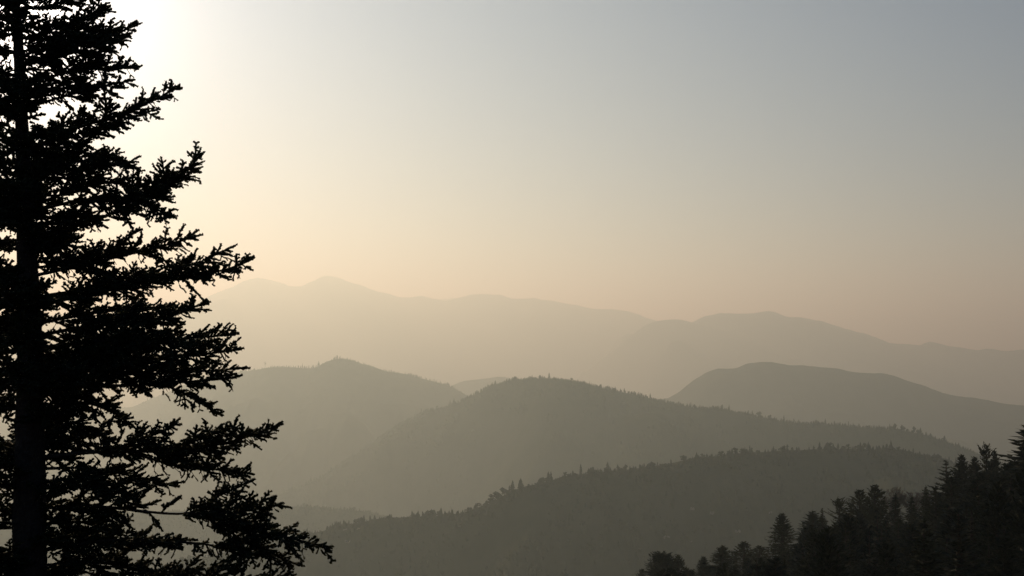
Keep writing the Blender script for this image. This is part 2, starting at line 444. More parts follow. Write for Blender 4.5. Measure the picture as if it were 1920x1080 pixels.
class Spray:
    def __init__(s, seed):
        s.p = []; s.d = []; s.l = []; s.r = []; s.wood = Geo(); s.rng = random.Random(seed)

    def seg(s, p, d, l, r):
        s.p.append((p.x, p.y, p.z)); s.d.append((d.x, d.y, d.z)); s.l.append(l); s.r.append(r)

    def twig(s, p, d, length, level, roll, wood=True):
        g = s.rng
        step = 0.075
        n = max(1, int(length / step + 0.5))
        H = d.cross(Vector((0, 0, 1)))
        if H.length < 0.1: H = Vector((1, 0, 0))
        H.normalize()
        U = H.cross(d).normalized()
        H = (H * math.cos(roll) + U * math.sin(roll)).normalized()
        q = p.copy(); dd = d.copy()
        pts = [q.copy()]
        side = g.choice((-1, 1))
        for i in range(n):
            dd = (dd + Vector((g.gauss(0, .07), g.gauss(0, .07), g.gauss(0.03, .07)))).normalized()
            fat = 1.0 if i > 0 or level > 1 else 0.8
            s.seg(q, dd, step * 1.08, 0.0205 * fat * g.uniform(.85, 1.15))
            q = q + dd * step
            pts.append(q.copy())
            if level < 3:
                rem = length * (1 - (i + 0.6) / n)
                for sd_ in ((-1, 1) if level == 1 or g.random() < .4 else (side,)):
                    ll = min(rem * 0.62, 0.36) * g.uniform(.55, 1.1)
                    if ll < 0.035:
                        if g.random() < 0.5: continue
                        ll = 0.05
                    a = math.radians(g.uniform(38, 62))
                    nd = (dd * math.cos(a) + H * sd_ * math.sin(a) + Vector((0, 0, g.gauss(0, .18)))).normalized()
                    if ll > 0.1 and level < 2:
                        s.twig(q, nd, ll, level + 1, g.gauss(0, .5), False)
                    else:
                        s.seg(q, nd, max(.045, min(ll, .085)), 0.0195 * g.uniform(.8, 1.2))
                side = -side
        if wood and length > 0.18:
            m = len(pts)
            s.wood.tube(pts[::max(1, m // 4)] + [pts[-1]], [0.006 * (1 - .7 * k / 6) for k in range(len(pts[::max(1, m // 4)]) + 1)], 3)

    def axis(s, ctrl, width, r0, t0=0.2, bare=None, droop=0.0, fringe=1.0, dens=1.0):
        g = s.rng
        P = [ctrl[0] * 2 - ctrl[1]] + list(ctrl) + [ctrl[-1] * 2 - ctrl[-2]]
        pts = []
        for i in range(1, len(P) - 2):
            for k in range(10):
                t = k / 10
                pts.append(0.5 * ((2 * P[i]) + (P[i + 1] - P[i - 1]) * t + (2 * P[i - 1] - 5 * P[i] + 4 * P[i + 1] - P[i + 2]) * t * t
                                  + (-P[i - 1] + 3 * P[i] - 3 * P[i + 1] + P[i + 2]) * t ** 3))
        pts.append(ctrl[-1].copy())
        Lc = [0]
        for a, b in zip(pts, pts[1:]): Lc.append(Lc[-1] + (b - a).length)
        tot = Lc[-1]
        rad = [r0 * (1 - x / tot) ** 0.9 + 0.0045 for x in Lc]
        s.wood.tube(pts, rad, 6, 0.12, g)
        step = 0.040 / dens
        n = int(tot * (1 - t0) / step)
        j = 0
        for k in range(n):
            x = tot * t0 + k * step
            while j < len(Lc) - 2 and Lc[j + 1] < x: j += 1
            u = (x - Lc[j]) / max(1e-6, Lc[j + 1] - Lc[j])
            p = pts[j].lerp(pts[j + 1], min(1, u)); T = (pts[j + 1] - pts[j]).normalized()
            t = x / tot
            tt = (t - t0) / (1 - t0)
            if bare and bare[0] < t < bare[1]:
                if g.random() < .85: continue
            prof = width * min(1, 0.35 + tt * 2.2) * (1 - tt) ** 0.62 + 0.09
            prof *= g.uniform(.6, 1.25)
            sd_ = 1 if k % 2 else -1
            roll = g.gauss(0, .55)
            H = T.cross(Vector((0, 0, 1))).normalized(); U = H.cross(T).normalized()
            S = H * sd_ * math.cos(roll) + U * (math.sin(roll) - droop)
            a = math.radians(g.uniform(42, 66))
            d = (T * math.cos(a) + S * math.sin(a)).normalized()
            s.twig(p, d, prof, 1, g.gauss(0, .3))
            if tt > .35:
                s.seg(p, T, .085, .018)
            # short upright shoots on the top of the limb
            if g.random() < 0.5 and tt > .08:
                s.twig(p, (T * .7 + U * g.uniform(.4, .9) + H * g.gauss(0, .3)).normalized(), g.uniform(.05, .13), 2, 0, False)
            # thin hanging side twigs under the limb, partly dead
            if g.random() < 0.55 * fringe and tt < .93:
                q = p.copy(); dd = (T * .4 - U * g.uniform(.7, 1.2) + H * g.gauss(0, .7)).normalized()
                m = g.randint(1, 4)
                for _ in range(m):
                    e = q + dd * 0.055
                    s.wood.tube([q, e], [.0045, .004], 3)
                    if g.random() < .6:
                        s.seg(q, dd, .06, .013)
                    if g.random() < .5:
                        s.seg(e, (dd + Vector((g.gauss(0, .8), g.gauss(0, .8), g.gauss(0, .3)))).normalized(), .06, .014)
                    dd = (dd + Vector((g.gauss(0, .35), g.gauss(0, .35), g.gauss(0, .2)))).normalized()
                    q = e
        # leading shoots
        T = (pts[-1] - pts[-2]).normalized()
        s.twig(pts[-1] - T * .1, T, .17, 2, 0, False)

    def build(s, parent):
        o = s.wood.obj("branch", M_BARK, parent)
        if s.p:
            P = np.array(s.p); D = np.array(s.d); Ln = np.array(s.l); Rr = np.array(s.r)
            n = len(P)
            rs = np.random.RandomState(len(P))
            A = rs.normal(size=(n, 3))
            Xa = np.cross(D, A); Xa /= np.linalg.norm(Xa, axis=1, keepdims=True)
            Ya = np.cross(D, Xa)
            vs = []; fs = []; base = 0
            which = rs.randint(0, len(SHOOTS), n)
            for w, (tv, tf) in enumerate(SHOOTS):
                m = which == w
                if not m.any(): continue
                c = (P[m][:, None, :] + Xa[m][:, None, :] * (tv[:, 0] * 1.0)[None, :, None] * Rr[m][:, None, None]
                     + Ya[m][:, None, :] * tv[:, 1][None, :, None] * Rr[m][:, None, None]
                     + D[m][:, None, :] * tv[:, 2][None, :, None] * Ln[m][:, None, None])
                k = m.sum()
                vs.append(c.reshape(-1, 3))
                fs.append((tf[None] + (np.arange(k) * len(tv))[:, None, None] + base).reshape(-1, 3))
                base += k * len(tv)
            mesh_obj("needles", np.concatenate(vs), np.concatenate(fs), M_NEEDLE, o)
        return o


TY = 18.0                          # distance of the trunk
fir_axis = [(22, -330, 0), (27, -120, 0.035), (31, 10, 0.05), (38, 150, 0.074), (44, 330, 0.097), (49, 450, 0.118), (54, 580, 0.145), (56, 720, 0.162), (56, 900, 0.195), (54, 1090, 0.222), (50, 1300, 0.26), (46, 1560, 0.31)]
base_pt = at(46, 1560, TY)
gz = float(slope_z(base_pt.x, base_pt.y))
fir = empty("fir_tree", (base_pt.x, base_pt.y, gz))
tag(fir, "tall black fir silhouetted close by at the left edge, hiding the sun", "tree")
ORG = Vector(fir.location)


def loc(v): return v - ORG


tg = Geo()
tp = [at(a, b, TY) for a, b, r in fir_axis]; trr = [max(r, 0.012) for _, _, r in fir_axis]
pts = [loc(p) for p in tp] + [Vector((0, 0, 0.25)), Vector((0, 0, -0.4))]
rads = trr + [0.42, 0.60]
fine = []; fr = []
for i in range(len(pts) - 1):
    for k in range(5):
        fine.append(pts[i].lerp(pts[i + 1], k / 5)); fr.append(rads[i] + (rads[i + 1] - rads[i]) * k / 5)
fine.append(pts[-1]); fr.append(rads[-1])
tg.tube(fine, fr, 14, 0.06, R)
tg.obj("trunk", M_BARK, fir, smooth=True)


def K(*axes, seed):
    """one limb: each axis = (points in photo pixels, tip depth offset, width, t0, extra)"""
    s = Spray(seed)
    for a in axes:
        pxs, dy, width, t0 = a[:4]
        ex = a[4] if len(a) > 4 else {}
        d0 = ex.pop("d0", 0.0)
        n = len(pxs)
        ctrl = [loc(at(p[0], p[1], TY + d0 + (dy - d0) * (i / (n - 1)))) for i, p in enumerate(pxs)]
        Lx = sum((b - a_).length for a_, b in zip(ctrl, ctrl[1:]))
        s.axis(ctrl, width, ex.pop("r0", 0.006 + 0.0065 * Lx), t0, **ex)
    s.build(fir)


K(([(30, 20), (110, 5), (190, -35)], .3, .42, .2), seed=1)
K(([(33, 75), (120, 48), (203, 14)], -.3, .40, .2), seed=2)
K(([(36, 125), (150, 95), (222, 62), (256, 46)], .1, .42, .2), seed=3)
K(([(38, 105), (130, 80), (232, 78)], -.5, .36, .2), seed=4)
K(([(40, 158), (150, 132), (256, 127)], .3, .34, .25), seed=5)
K(([(40, 205), (130, 178), (246, 150)], -.2, .36, .3), seed=6)
K(([(42, 262), (170, 232), (270, 196), (333, 164)], .1, .38, .3), seed=7)
K(([(43, 285), (130, 255), (225, 232)], .6, .40, .2), seed=8)
K(([(44, 335), (150, 318), (248, 303)], -.3, .40, .2), seed=9)
K(([(44, 315), (130, 285), (232, 300)], .5, .34, .2), seed=10)
K(([(46, 445), (150, 422), (250, 382), (335, 332), (378, 289)], .1, .46, .42), seed=11)
K(([(46, 400), (160, 375), (260, 380), (320, 407)], -.5, .36, .3), seed=12)
K(([(46, 395), (140, 355), (245, 335)], .4, .38, .2), seed=13)
K(([(48, 425), (120, 410), (190, 405)], -.7, .42, .1), seed=14)
K(([(49, 505), (150, 488), (225, 458), (256, 430)], .2, .24, .1), seed=15)
K(([(50, 520), (150, 498), (270, 470), (368, 443)], -.2, .42, .1), seed=16)
K(([(54, 578), (180, 548), (330, 520), (420, 506), (471, 487)], .1, .46, .1), seed=17)
K(([(54, 560), (200, 536), (350, 500), (435, 463)], .5, .32, .12), seed=18)
K(([(54, 632), (180, 610), (290, 602), (384, 568)], -.2, .46, .2), seed=19)
K(([(55, 610), (160, 590), (240, 580), (322, 576)], .7, .36, .1), seed=20)
K(([(55, 672), (200, 650), (330, 636), (436, 628)], .2, .46, .06), seed=21)
K(([(56, 655), (180, 640), (300, 640), (400, 650)], -.7, .46, .15), seed=22)
K(([(56, 702), (200, 685), (350, 668), (450, 655)], -.3, .44, .06), seed=23)
K(([(56, 690), (190, 668), (290, 672)], .8, .5, .1), seed=24)
K(([(57, 716), (200, 704), (350, 698), (457, 690)], .3, .36, .08), seed=25)
K(([(57, 730), (150, 724), (260, 722), (350, 716), (442, 708)], 0., .32, .42), ([(300, 720), (340, 735), (380, 758), (412, 777)], 0.1, .2, .15, {"d0": .05, "r0": .012}), seed=26)
K(([(57, 778), (120, 758), (190, 762), (245, 795)], -.1, .42, .15, {"droop": .35}), seed=27)
K(([(57, 800), (110, 790), (160, 800), (215, 830)], .5, .34, .2, {"droop": .2}), seed=28)
K(([(57, 860), (200, 846), (330, 846), (440, 826), (520, 799)], 0., .50, .25, {"fringe": 1.6, "droop": .12}),
  ([(200, 846), (290, 815), (330, 793)], .2, .22, .45, {"r0": .014}), ([(300, 846), (380, 822), (430, 799)], -.3, .26, .2, {"r0": .014}),
  ([(240, 848), (330, 872), (400, 880), (470, 888)], .3, .3, .2, {"r0": .014, "fringe": 1.5}), seed=29)
K(([(57, 880), (160, 878), (260, 895), (330, 912)], .7, .36, .2, {"droop": .3, "fringe": 1.5}), seed=30)
K(([(57, 905), (130, 900), (200, 915), (250, 935)], -.5, .38, .1, {"droop": .15}), seed=31)
K(([(57, 952), (180, 950), (345, 963), (410, 930), (470, 902)], 0., .46, .06, {"bare": (.42, .66)}),
  ([(345, 963), (430, 962), (525, 946)], -.2, .36, .1, {"r0": .016}),
  ([(345, 963), (440, 982), (540, 1008), (618, 1027)], .15, .46, .08, {"r0": .02}),
  ([(390, 972), (470, 1020), (560, 1060)], .4, .42, .05, {"r0": .014}), seed=32)
K(([(57, 985), (140, 978), (225, 1000)], .6, .38, .1, {"droop": .2}), seed=33)
K(([(56, 1035), (200, 1014), (330, 1016), (420, 1026), (500, 1045)], -.1, .42, .12, {"bare": (.62, .74), "fringe": 1.5}), seed=34)
K(([(56, 1062), (180, 1055), (280, 1075), (370, 1110)], .3, .44, .1), seed=35)
K(([(56, 1110), (200, 1110), (400, 1085), (560, 1090)], -.4, .46, .15), seed=36)
K(([(54, 1190), (220, 1180), (420, 1175), (600, 1165)], .2, .5, .15), seed=37)
K(([(54, 1300), (220, 1290), (420, 1300), (600, 1290)], -.2, .5, .15), seed=38)

for k_, (yy, ln, dep) in enumerate([(28, 120, .2), (62, 150, -.3), (98, 170, .4), (140, 180, -.2), (205, 210, .3), (300, 240, -.4), (405, 260, .2), (500, 290, -.1), (610, 320, .4),
                                    (700, 340, -.3), (765, 350, .2), (850, 370, -.2), (955, 380, .3), (1050, 390, -.1)]):
    x0_ = float(np.interp(yy, [a[1] for a in fir_axis], [a[0] for a in fir_axis]))
    K(([(x0_, yy), (x0_ - ln * .5, yy + 6), (x0_ - ln, yy - 14)], dep, .42, .06), seed=60 + k_)
# limbs round the rest of the trunk
fg = random.Random(77)
py = -250.0
while py < 1380:
    py += fg.uniform(9.5, 14.5) if py < 730 else (fg.uniform(12.5, 17.5) if py < 1080 else 34)
    px0 = float(np.interp(py, [a[1] for a in fir_axis], [a[0] for a in fir_axis]))
    az = fg.uniform(0, 2 * math.pi)
    right = math.cos(az)
    dist_top = (py + 330) / 148.0
    Lb = min(2.3, 0.28 + 0.26 * dist_top) * fg.uniform(.6, 1.05)
    if right > .25:
        Lb = min(Lb, (1.2 if 545 < py < 720 or 120 < py < 270 else .62) / right * fg.uniform(.7, 1))
    if right < -.6:
        Lb *= 0.8
    p0 = loc(at(px0, py, TY))
    h = Vector((math.cos(az), math.sin(az), 0))
    up = fg.uniform(-.1, .25) if py < 500 else fg.uniform(-.25, .12)
    c1 = p0 + h * Lb * .45 + Vector((0, 0, Lb * .45 * up))
    c2 = p0 + h * Lb * .8 + Vector((0, 0, Lb * (.8 * up + fg.uniform(-.05, .05))))
    c3 = p0 + h * Lb + Vector((0, 0, Lb * (up + fg.uniform(0, .16))))
    s = Spray(1000 + int(py * 7))
    s.axis([p0, c1, c2, c3], .17 + .16 * Lb, .006 + .007 * Lb, .08, dens=.85 if right > -.35 else .6, fringe=.9 if right > -.35 else .4)
    s.build(fir)


# ------------------------------------------------------------------ grove on the slope at the right
def crown_mesh(h, Rad, prof, seed, tilt=(-.15, .35), gap=.55, nb=7, clump=1.0, size=.30, base=.1, curve=.15, tips=False, dens=1.0, blunt=0.0):
    g = random.Random(seed)
    G = Geo(); Tk = Geo()
    Tk.tube([Vector((0, 0, -.6)), Vector((0, 0, h * .35)), Vector((g.gauss(0, .05), g.gauss(0, .05), h * .75)), Vector((0, 0, h * (.97 - blunt)))],
            [.026 * h, .020 * h, .010 * h, .003 * h], 6)
    z = h * base
    while z < h * (0.985 - blunt):
        t = z / h
        r = Rad * prof(t)
        n = max(3, int(1.25 * nb * g.uniform(.8, 1.2) * (0.5 + 0.5 * min(1, r / Rad * 1.6))))
        a0 = g.uniform(0, 6.28)
        for k in range(n):
            a = a0 + 2 * math.pi * k / n + g.gauss(0, .2)
            Lb = r * g.uniform(.62, 1.15)
            if Lb < .15: continue
            el = tilt[0] + (tilt[1] - tilt[0]) * t + g.gauss(0, .08)
            p = Vector((0, 0, z + g.uniform(-.15, .15)))
            d = Vector((math.cos(a) * math.cos(el), math.sin(a) * math.cos(el), math.sin(el)))
            Hh = Vector((-math.sin(a), math.cos(a), 0))
            m = max(2, int(Lb / (size * .30) * dens))
            Tk.tube([p, p + d * Lb * .85 + Vector((0, 0, curve * Lb * .6))], [.012 * Lb + .008, .006], 3)
            for i in range(m):
                u = (i + g.random()) / m
                if tips and u < .55 and g.random() < .8: continue
                q = p + d * (Lb * u) + Vector((0, 0, curve * Lb * u * u))
                wd = (0.42 * Lb * (1 - u) ** .7 + .06) * (.6 if not tips else .9)
                for _ in range(2 if u < .75 else 1):
                    off = g.uniform(-1, 1)
                    c = q + Hh * (wd * off) + Vector((g.gauss(0, .03), g.gauss(0, .03), g.gauss(0, .055) * clump - abs(off) * .05))
                    dr = (d + Hh * off * .8 + Vector((0, 0, g.gauss(0.05, .22)))).normalized()
                    sz = size * g.uniform(.6, 1.25)
                    W = dr.cross(Vector((g.gauss(0, .6), g.gauss(0, .6), 1))).normalized() * sz * g.uniform(.20, .34)
                    Z = Vector((0, 0, sz * g.uniform(-.05, .14)))
                    b = c - dr * sz * .3; tpt = c + dr * sz * .8
                    G.quad(b, c + W - Z * .4, tpt + Z, c - W - Z * .4)
                    if g.random() < .5:
                        W2 = Vector((0, 0, sz * g.uniform(.12, .24)))
                        G.tri(b - W2 * .4, b + W2, tpt + Z)
        z += gap * g.uniform(.75, 1.25) * (1.15 - .5 * t)
    # leader
    if blunt == 0:
        for k in range(7):
            a = g.uniform(0, 6.28); zz = h * (0.93 + .075 * k / 7)
            e = Vector((math.cos(a) * .2, math.sin(a) * .2, zz + .16))
            G.tri(Vector((0, 0, zz - .12)), Vector((.03, .03, zz + .1)), e)
        G.tri(Vector((-.05, 0, h * .93)), Vector((.05, 0, h * .93)), Vector((0, 0, h * 1.0)))
        G.tri(Vector((0, -.05, h * .93)), Vector((0, .05, h * .93)), Vector((0, 0, h * 1.0)))
    return G, Tk


cone = lambda t: max(0.02, (1 - t)) ** .85 * min(1, .55 + t * 3)
fullcone = lambda t: max(0.02, (1 - t)) ** .62 * min(1, .5 + t * 3)
dome = lambda t: math.sqrt(max(0.0, 1 - max(0, (t - .28) / .74) ** 2)) * min(1, .55 + t * 2.2)
ovoid = lambda t: max(.02, 1 - t) ** .58 * min(1, .6 + t * 2)
open_p = lambda t: (.42 + .62 * (1 - t)) * (.8 + .25 * math.sin(t * 31))
STYLES = {
    # name: (height, radius, args)
    "fir": (12., 3.0, dict(prof=cone, tilt=(-.25, .35), gap=.50, nb=8, size=.42, curve=.18)),
    "narrow_fir": (12., 2.1, dict(prof=cone, tilt=(-.1, .5), gap=.45, nb=7, size=.36, curve=.2)),
    "full_fir": (12., 3.3, dict(prof=fullcone, tilt=(-.2, .5), gap=.48, nb=9, size=.42, curve=.2)),
    "cedar": (12., 3.3, dict(prof=ovoid, tilt=(-.30, .8), gap=.60, nb=10, size=.42, curve=-.08, clump=1.6)),
    "round": (12., 4.0, dict(prof=dome, tilt=(-.1, 1.0), gap=.5, nb=11, size=.5, curve=.1, clump=3., blunt=.05)),
    "layered": (12., 4.4, dict(prof=cone, tilt=(-.05, .25), gap=.95, nb=7, size=.42, curve=.18, clump=.7)),
    "pine": (12., 3.6, dict(prof=fullcone, tilt=(.15, .9), gap=.8, nb=6, size=.48, curve=.35, clump=2.6, tips=True, dens=1.9)),
    "open_pine": (12., 3.4, dict(prof=open_p, tilt=(.0, .75), gap=.95, nb=5, size=.40, curve=.28, clump=.9, dens=1.1)),
}
PROTO = {}


def proto(style, variant):
    key = (style, variant)
    if key not in PROTO:
        h, r, kw = STYLES[style]
        G, T = crown_mesh(h, r, kw["prof"], hash(style) % 1 + variant * 31 + len(style) * 7, **{k: v for k, v in kw.items() if k != "prof"})
        mat = M_CROWN[(variant + len(style)) % 3]
        co = G.obj("crown", mat, link=False); to = T.obj("trunk", M_BARK, link=False)
        PROTO[key] = (co.data, to.data, h, r)
    return PROTO[key]


def grow(name, style, variant, p, h, rad, rot, label, group=None, lean=0.0):
    cd, td, h0, r0 = proto(style, variant)
    e = empty(name, p)
    e.rotation_euler = (lean, lean * .5, rot)
    e.scale = (rad / r0, rad / r0, h / h0)
    tag(e, label, "tree", group)
    for nm, d in (("trunk", td), ("crown", cd)):
        o = bpy.data.objects.new(nm, d); COL.objects.link(o); o.parent = e
    return e


SKY = [  # px, top py, distance, style, width in px, name, label
    (1203, 1068, 250, "pine", 40, "pine_tree", "small ragged pine top poking up at the lowest left end of the dark grove"),
    (1243, 1041, 252, "round", 62, "broad_tree", "round-headed dark tree at the lower left end of the grove"),
    (1272, 1041, 247, "pine", 50, "pine_tree", "pointed ragged pine touching the right side of the round-headed tree"),
    (1293, 1071, 242, "round", 30, "broad_tree", "low bushy tree in the gap left of the small pointed fir"),
    (1319, 1043, 250, "full_fir", 40, "fir_tree", "small pointed fir standing alone in a gap at the bottom edge"),
    (1333, 1064, 256, "round", 26, "broad_tree", "tiny bushy crown squeezed right beside the small pointed fir"),
    (1355, 1024, 248, "cedar", 66, "cedar_tree", "conical cedar with a knobbly top right of the small pointed fir"),
    (1395, 1016, 252, "pine", 66, "pine_tree", "spiky pine rising highest between the knobbly cedar and the tall cedar"),
    (1424, 1024, 256, "pine", 62, "pine_tree", "broad bristly pine just left of the tall rounded cedar's foot"),
    (1467, 964, 246, "cedar", 66, "cedar_tree", "tall rounded cedar standing clear of its neighbours with sky gaps inside"),
    (1524, 958, 252, "full_fir", 70, "fir_tree", "dense blunt-topped fir right of the tall rounded cedar"),
    (1542, 952, 247, "narrow_fir", 40, "fir_tree", "slim spire-topped fir leaning on the dense blunt-topped fir"),
    (1574, 937, 250, "open_pine", 62, "pine_tree", "sparse pine with bare bent arms and few tufts against the far ridge"),
    (1612, 920, 252, "pine", 84, "pine_tree", "wide tufted pine forming the left half of the big pine clump"),
    (1640, 911, 247, "pine", 76, "pine_tree", "tallest tufted pine immediately left of the leafless trees"),
    (1679, 925, 240, "narrow_fir", 44, "fir_tree", "thin pointed fir standing in front of the first leafless tree"),
    (1709, 929, 240, "fir", 44, "fir_tree", "pointed fir standing in front of the second leafless tree"),
    (1736, 911, 244, "fir", 40, "fir_tree", "small neat fir right of the leafless trees, in a notch"),
    (1774, 864, 246, "layered", 96, "cedar_tree", "layered conifer with long flat shelves where the skyline steps up"),
    (1803, 852, 242, "full_fir", 58, "fir_tree", "fir with a dense dome-shaped tip right of the layered conifer"),
    (1827, 856, 246, "full_fir", 52, "fir_tree", "fir with a small knobbed tip between dome-tipped fir and open-topped pine"),
    (1849, 838, 240, "open_pine", 60, "pine_tree", "open-topped pine with forked tip and flat bare arms near the right edge"),
    (1865, 845, 238, "full_fir", 44, "fir_tree", "dense smooth conical fir beside the forked open-topped pine"),
    (1926, 790, 175, "fir", 178, "fir_tree", "largest dark fir with long shelves cut by the right edge of the frame"),
]
DIPS = [(1190, 1100), (1222, 1092), (1243, 1060), (1272, 1062), (1300, 1092), (1337, 1082), (1355, 1045), (1378, 1058), (1395, 1040), (1424, 1044),
        (1442, 1050), (1467, 1010), (1496, 1016), (1512, 978), (1542, 972), (1562, 975), (1590, 956), (1612, 942), (1640, 935), (1660, 962),
        (1690, 962), (1722, 965), (1742, 935), (1752, 898), (1774, 884), (1803, 872), (1838, 872), (1864, 862), (1880, 862), (1892, 842), (1905, 828), (1940, 800), (2100, 760)]
sk_x = [s_[0] for s_ in DIPS]; sk_y = [s_[1] for s_ in DIPS]
gr_ = random.Random(3)
placed = []
for i, (px, py, D, st, w, nm, lab) in enumerate(SKY):
    top = at(px, py, D)
    gzz = float(slope_z(top.x, top.y))
    h = top.z - gzz
    rad = w / 2 / FPX * D * 1.42
    grow(nm, st, 0 if i % 3 else 1, (top.x, top.y, gzz), h, rad, gr_.uniform(0, 6), lab)
    placed.append((top.x, top.y, 2.5))

inner = "dark conifer packed inside the wooded slope, lost among alike neighbours below the skyline crowns"
tries = 0; n_in = 0
while tries < 5000 and n_in < 265:
    tries += 1
    y = gr_.uniform(95, 244)
    px = gr_.uniform(1190, 2060)
    x = (px - 960) / FPX * y
    if any((x - a) ** 2 + (y - b) ** 2 < (r_ + 1.5) ** 2 for a, b, r_ in placed): continue
    gzz = float(slope_z(x, y)); h = gr_.uniform(7.5, 13.5)
    lim = float(np.interp(px, sk_x, sk_y)) + gr_.uniform(0, 24)
    tx, ty = project((x, y, gzz + h))
    if ty < lim:
        hh = at(px, lim, y).z - gzz
        if hh < 5.0: continue
        h = hh; tx, ty = project((x, y, gzz + h))
    if ty > 1085: continue
    st = gr_.choice(["fir", "full_fir", "fir", "narrow_fir", "cedar", "layered", "pine"])
    rad = h * gr_.uniform(.26, .37)
    grow("conifer_tree", st, gr_.randint(0, 1), (x, y, gzz), h, rad, gr_.uniform(0, 6), inner, "conifers inside the wooded slope")
    placed.append((x, y, rad * .55)); n_in += 1
print("INNER", n_in)


# leafless trees
def bare_tree(px, py, D, w, label, seed):
    g = random.Random(seed)
    top = at(px, py, D)
    gzz = float(slope_z(top.x, top.y)); h = top.z - gzz
    G = Geo()
    Rx = w / 2 / FPX * D

    def rec(p, d, l, r, lev):
        q = p + d * l
        mid = p + d * l * .5 + Vector((g.gauss(0, .04), g.gauss(0, .04), g.gauss(0, .03))) * l
        G.tube([p, mid, q], [r, r * .85, r * .7], 4 if lev < 3 else 3)
        if lev >= 6: return
        for _ in range(2 if lev < 1 else (3 if g.random() < .65 else 2)):
            nd = (d + Vector((g.gauss(0, .42), g.gauss(0, .42), g.gauss(.12, .22)))).normalized()
            rec(q, nd, l * g.uniform(.62, .82), max(.028, r * .62), lev + 1)
    for k in range(3):
        rec(Vector((g.uniform(-.5, .5), g.uniform(-.5, .5), -.4)), Vector((g.gauss(0, .16), g.gauss(0, .16), 1)).normalized(), h * .27, .2, 0)
    v = np.array([tuple(a) for a in G.v])
    v[:, 2] *= h / v[:, 2].max()
    k = Rx / np.percentile(np.abs(v[:, 0]), 97)
    v[:, 0] *= k; v[:, 1] *= k
    e = empty("bare_tree", (top.x, top.y, gzz))
    tag(e, label, "tree")
    nt_ = 12 * 3
    F = np.array(G.f)
    mesh_obj("branches", v, F, M_TWIG, e)


bare_tree(1665, 912, 258, 66, "left and taller of the two leafless grey trees with a round twiggy crown", 2)
bare_tree(1712, 921, 260, 84, "lower spreading leafless grey tree right of the rounder leafless one", 8)


# ------------------------------------------------------------------ distant trees
def small_conifer(seed, k=6, tiers=5):
    g = random.Random(seed); G = Geo()
    wdt = g.uniform(.8, 1.15)
    for i in range(tiers):
        z0_ = .08 + .84 * i / tiers; z1_ = min(1.0, z0_ + 1.45 / tiers)
        r = .23 * wdt * (1 - i / tiers) ** .8 + .02
        a0 = g.uniform(0, 6)
        ring = []
        for j in range(k):
            a = a0 + 6.2832 * j / k
            rr = r * g.uniform(.65, 1.3)
            ring.append(Vector((rr * math.cos(a), rr * math.sin(a), z0_ + g.uniform(-.04, .04))))
        tipp = Vector((g.gauss(0, .008), g.gauss(0, .008), z1_))
        for j in range(k):
            G.tri(ring[j], ring[(j + 1) % k], tipp)
    if tiers > 3: G.tube([Vector((0, 0, -.12)), Vector((0, 0, .3))], [.02, .015], 4)
    return G


def small_round(seed):
    g = random.Random(seed); G = Geo()
    for b in range(7):
        c0 = Vector((g.gauss(0, .12), g.gauss(0, .12), .42 + .40 * g.random()))
        r = g.uniform(.12, .2)
        ring = []
        for j in range(5):
            a = 6.2832 * j / 5 + g.random()
            ring.append(c0 + Vector((r * g.uniform(.8, 1.2) * math.cos(a), r * g.uniform(.8, 1.2) * math.sin(a), g.uniform(-.04, .04))))
        for j in range(5):
            G.tri(ring[j], ring[(j + 1) % 5], c0 + Vector((0, 0, r * 1.05)))
            G.tri(ring[(j + 1) % 5], ring[j], c0 - Vector((0, 0, r)))
    G.tube([Vector((0, 0, -.12)), Vector((0, 0, .5))], [.035, .02], 4)
    return G


CON = [small_conifer(i) for i in range(5)]
RND = [small_round(i + 40) for i in range(4)]
CLOW = [small_conifer(i + 90, 5, 3) for i in range(4)]
CON_ME = [g.obj("conifer", M_FOREST, link=False).data for g in CON]
RND_ME = [g.obj("round_tree", M_FOREST, link=False).data for g in RND]


def single(hill, px, t, h, wide, kind, label, group, name):
    p = hill.point(px, t)[0]
    me = CON_ME[R.randint(0, 4)] if kind == "c" else RND_ME[R.randint(0, 3)]
    o = bpy.data.objects.new(name, me); COL.objects.link(o)
    o.location = (p[0], p[1], p[2] - (.3 if kind == "c" else h * .3))
    o.scale = (h * wide, h * wide, h)
    o.rotation_euler = (0, 0, R.uniform(0, 6))
    tag(o, label, "tree", group)
    return o


def pxm(hill, px): return float(np.interp(px, hill.px, hill.cy)) / FPX


# named trees on the nearest ridge: px, height in px, kind, width factor, label
for px, hp, kd, wd, lab in [
    (934, 24, "r", 1.5, "leaning bushy tree on the nearest ridge where its crest bends down to the left"),
    (946, 25, "r", 1.5, "second bushy tree just right of the leaning one on the nearest ridge bend"),
    (961, 24, "c", 1.3, "pointed tree ending the bushy trio on the bend of the nearest ridge"),
    (974, 20, "c", 1.0, "slim tree on the nearest ridge crest just right of the bushy trio"),
    (1016, 20, "r", 1.4, "wide tree on the nearest ridge crest left of the twin pointed trees"),
    (1028, 23, "c", 1.0, "left one of twin pointed trees on the nearest ridge crest"),
    (1033, 22, "c", 1.0, "right one of twin pointed trees on the nearest ridge crest"),
    (1139, 22, "c", 1.5, "broad pointed tree standing up from the middle of the nearest ridge crest"),
    (1108, 20, "r", 1.4, "block-shaped bushy tree left of the broad pointed tree on the nearest ridge"),
    (1172, 16, "r", 1.2, "small round tree right of the broad pointed tree on the nearest ridge"),
    (784, 16, "c", 1.0, "small spiky tree at the low left end of the nearest ridge crest"),
]:
    single(near_hill, px, 2, hp * .86 * pxm(near_hill, px), wd, kd, lab, None, "ridge_tree")
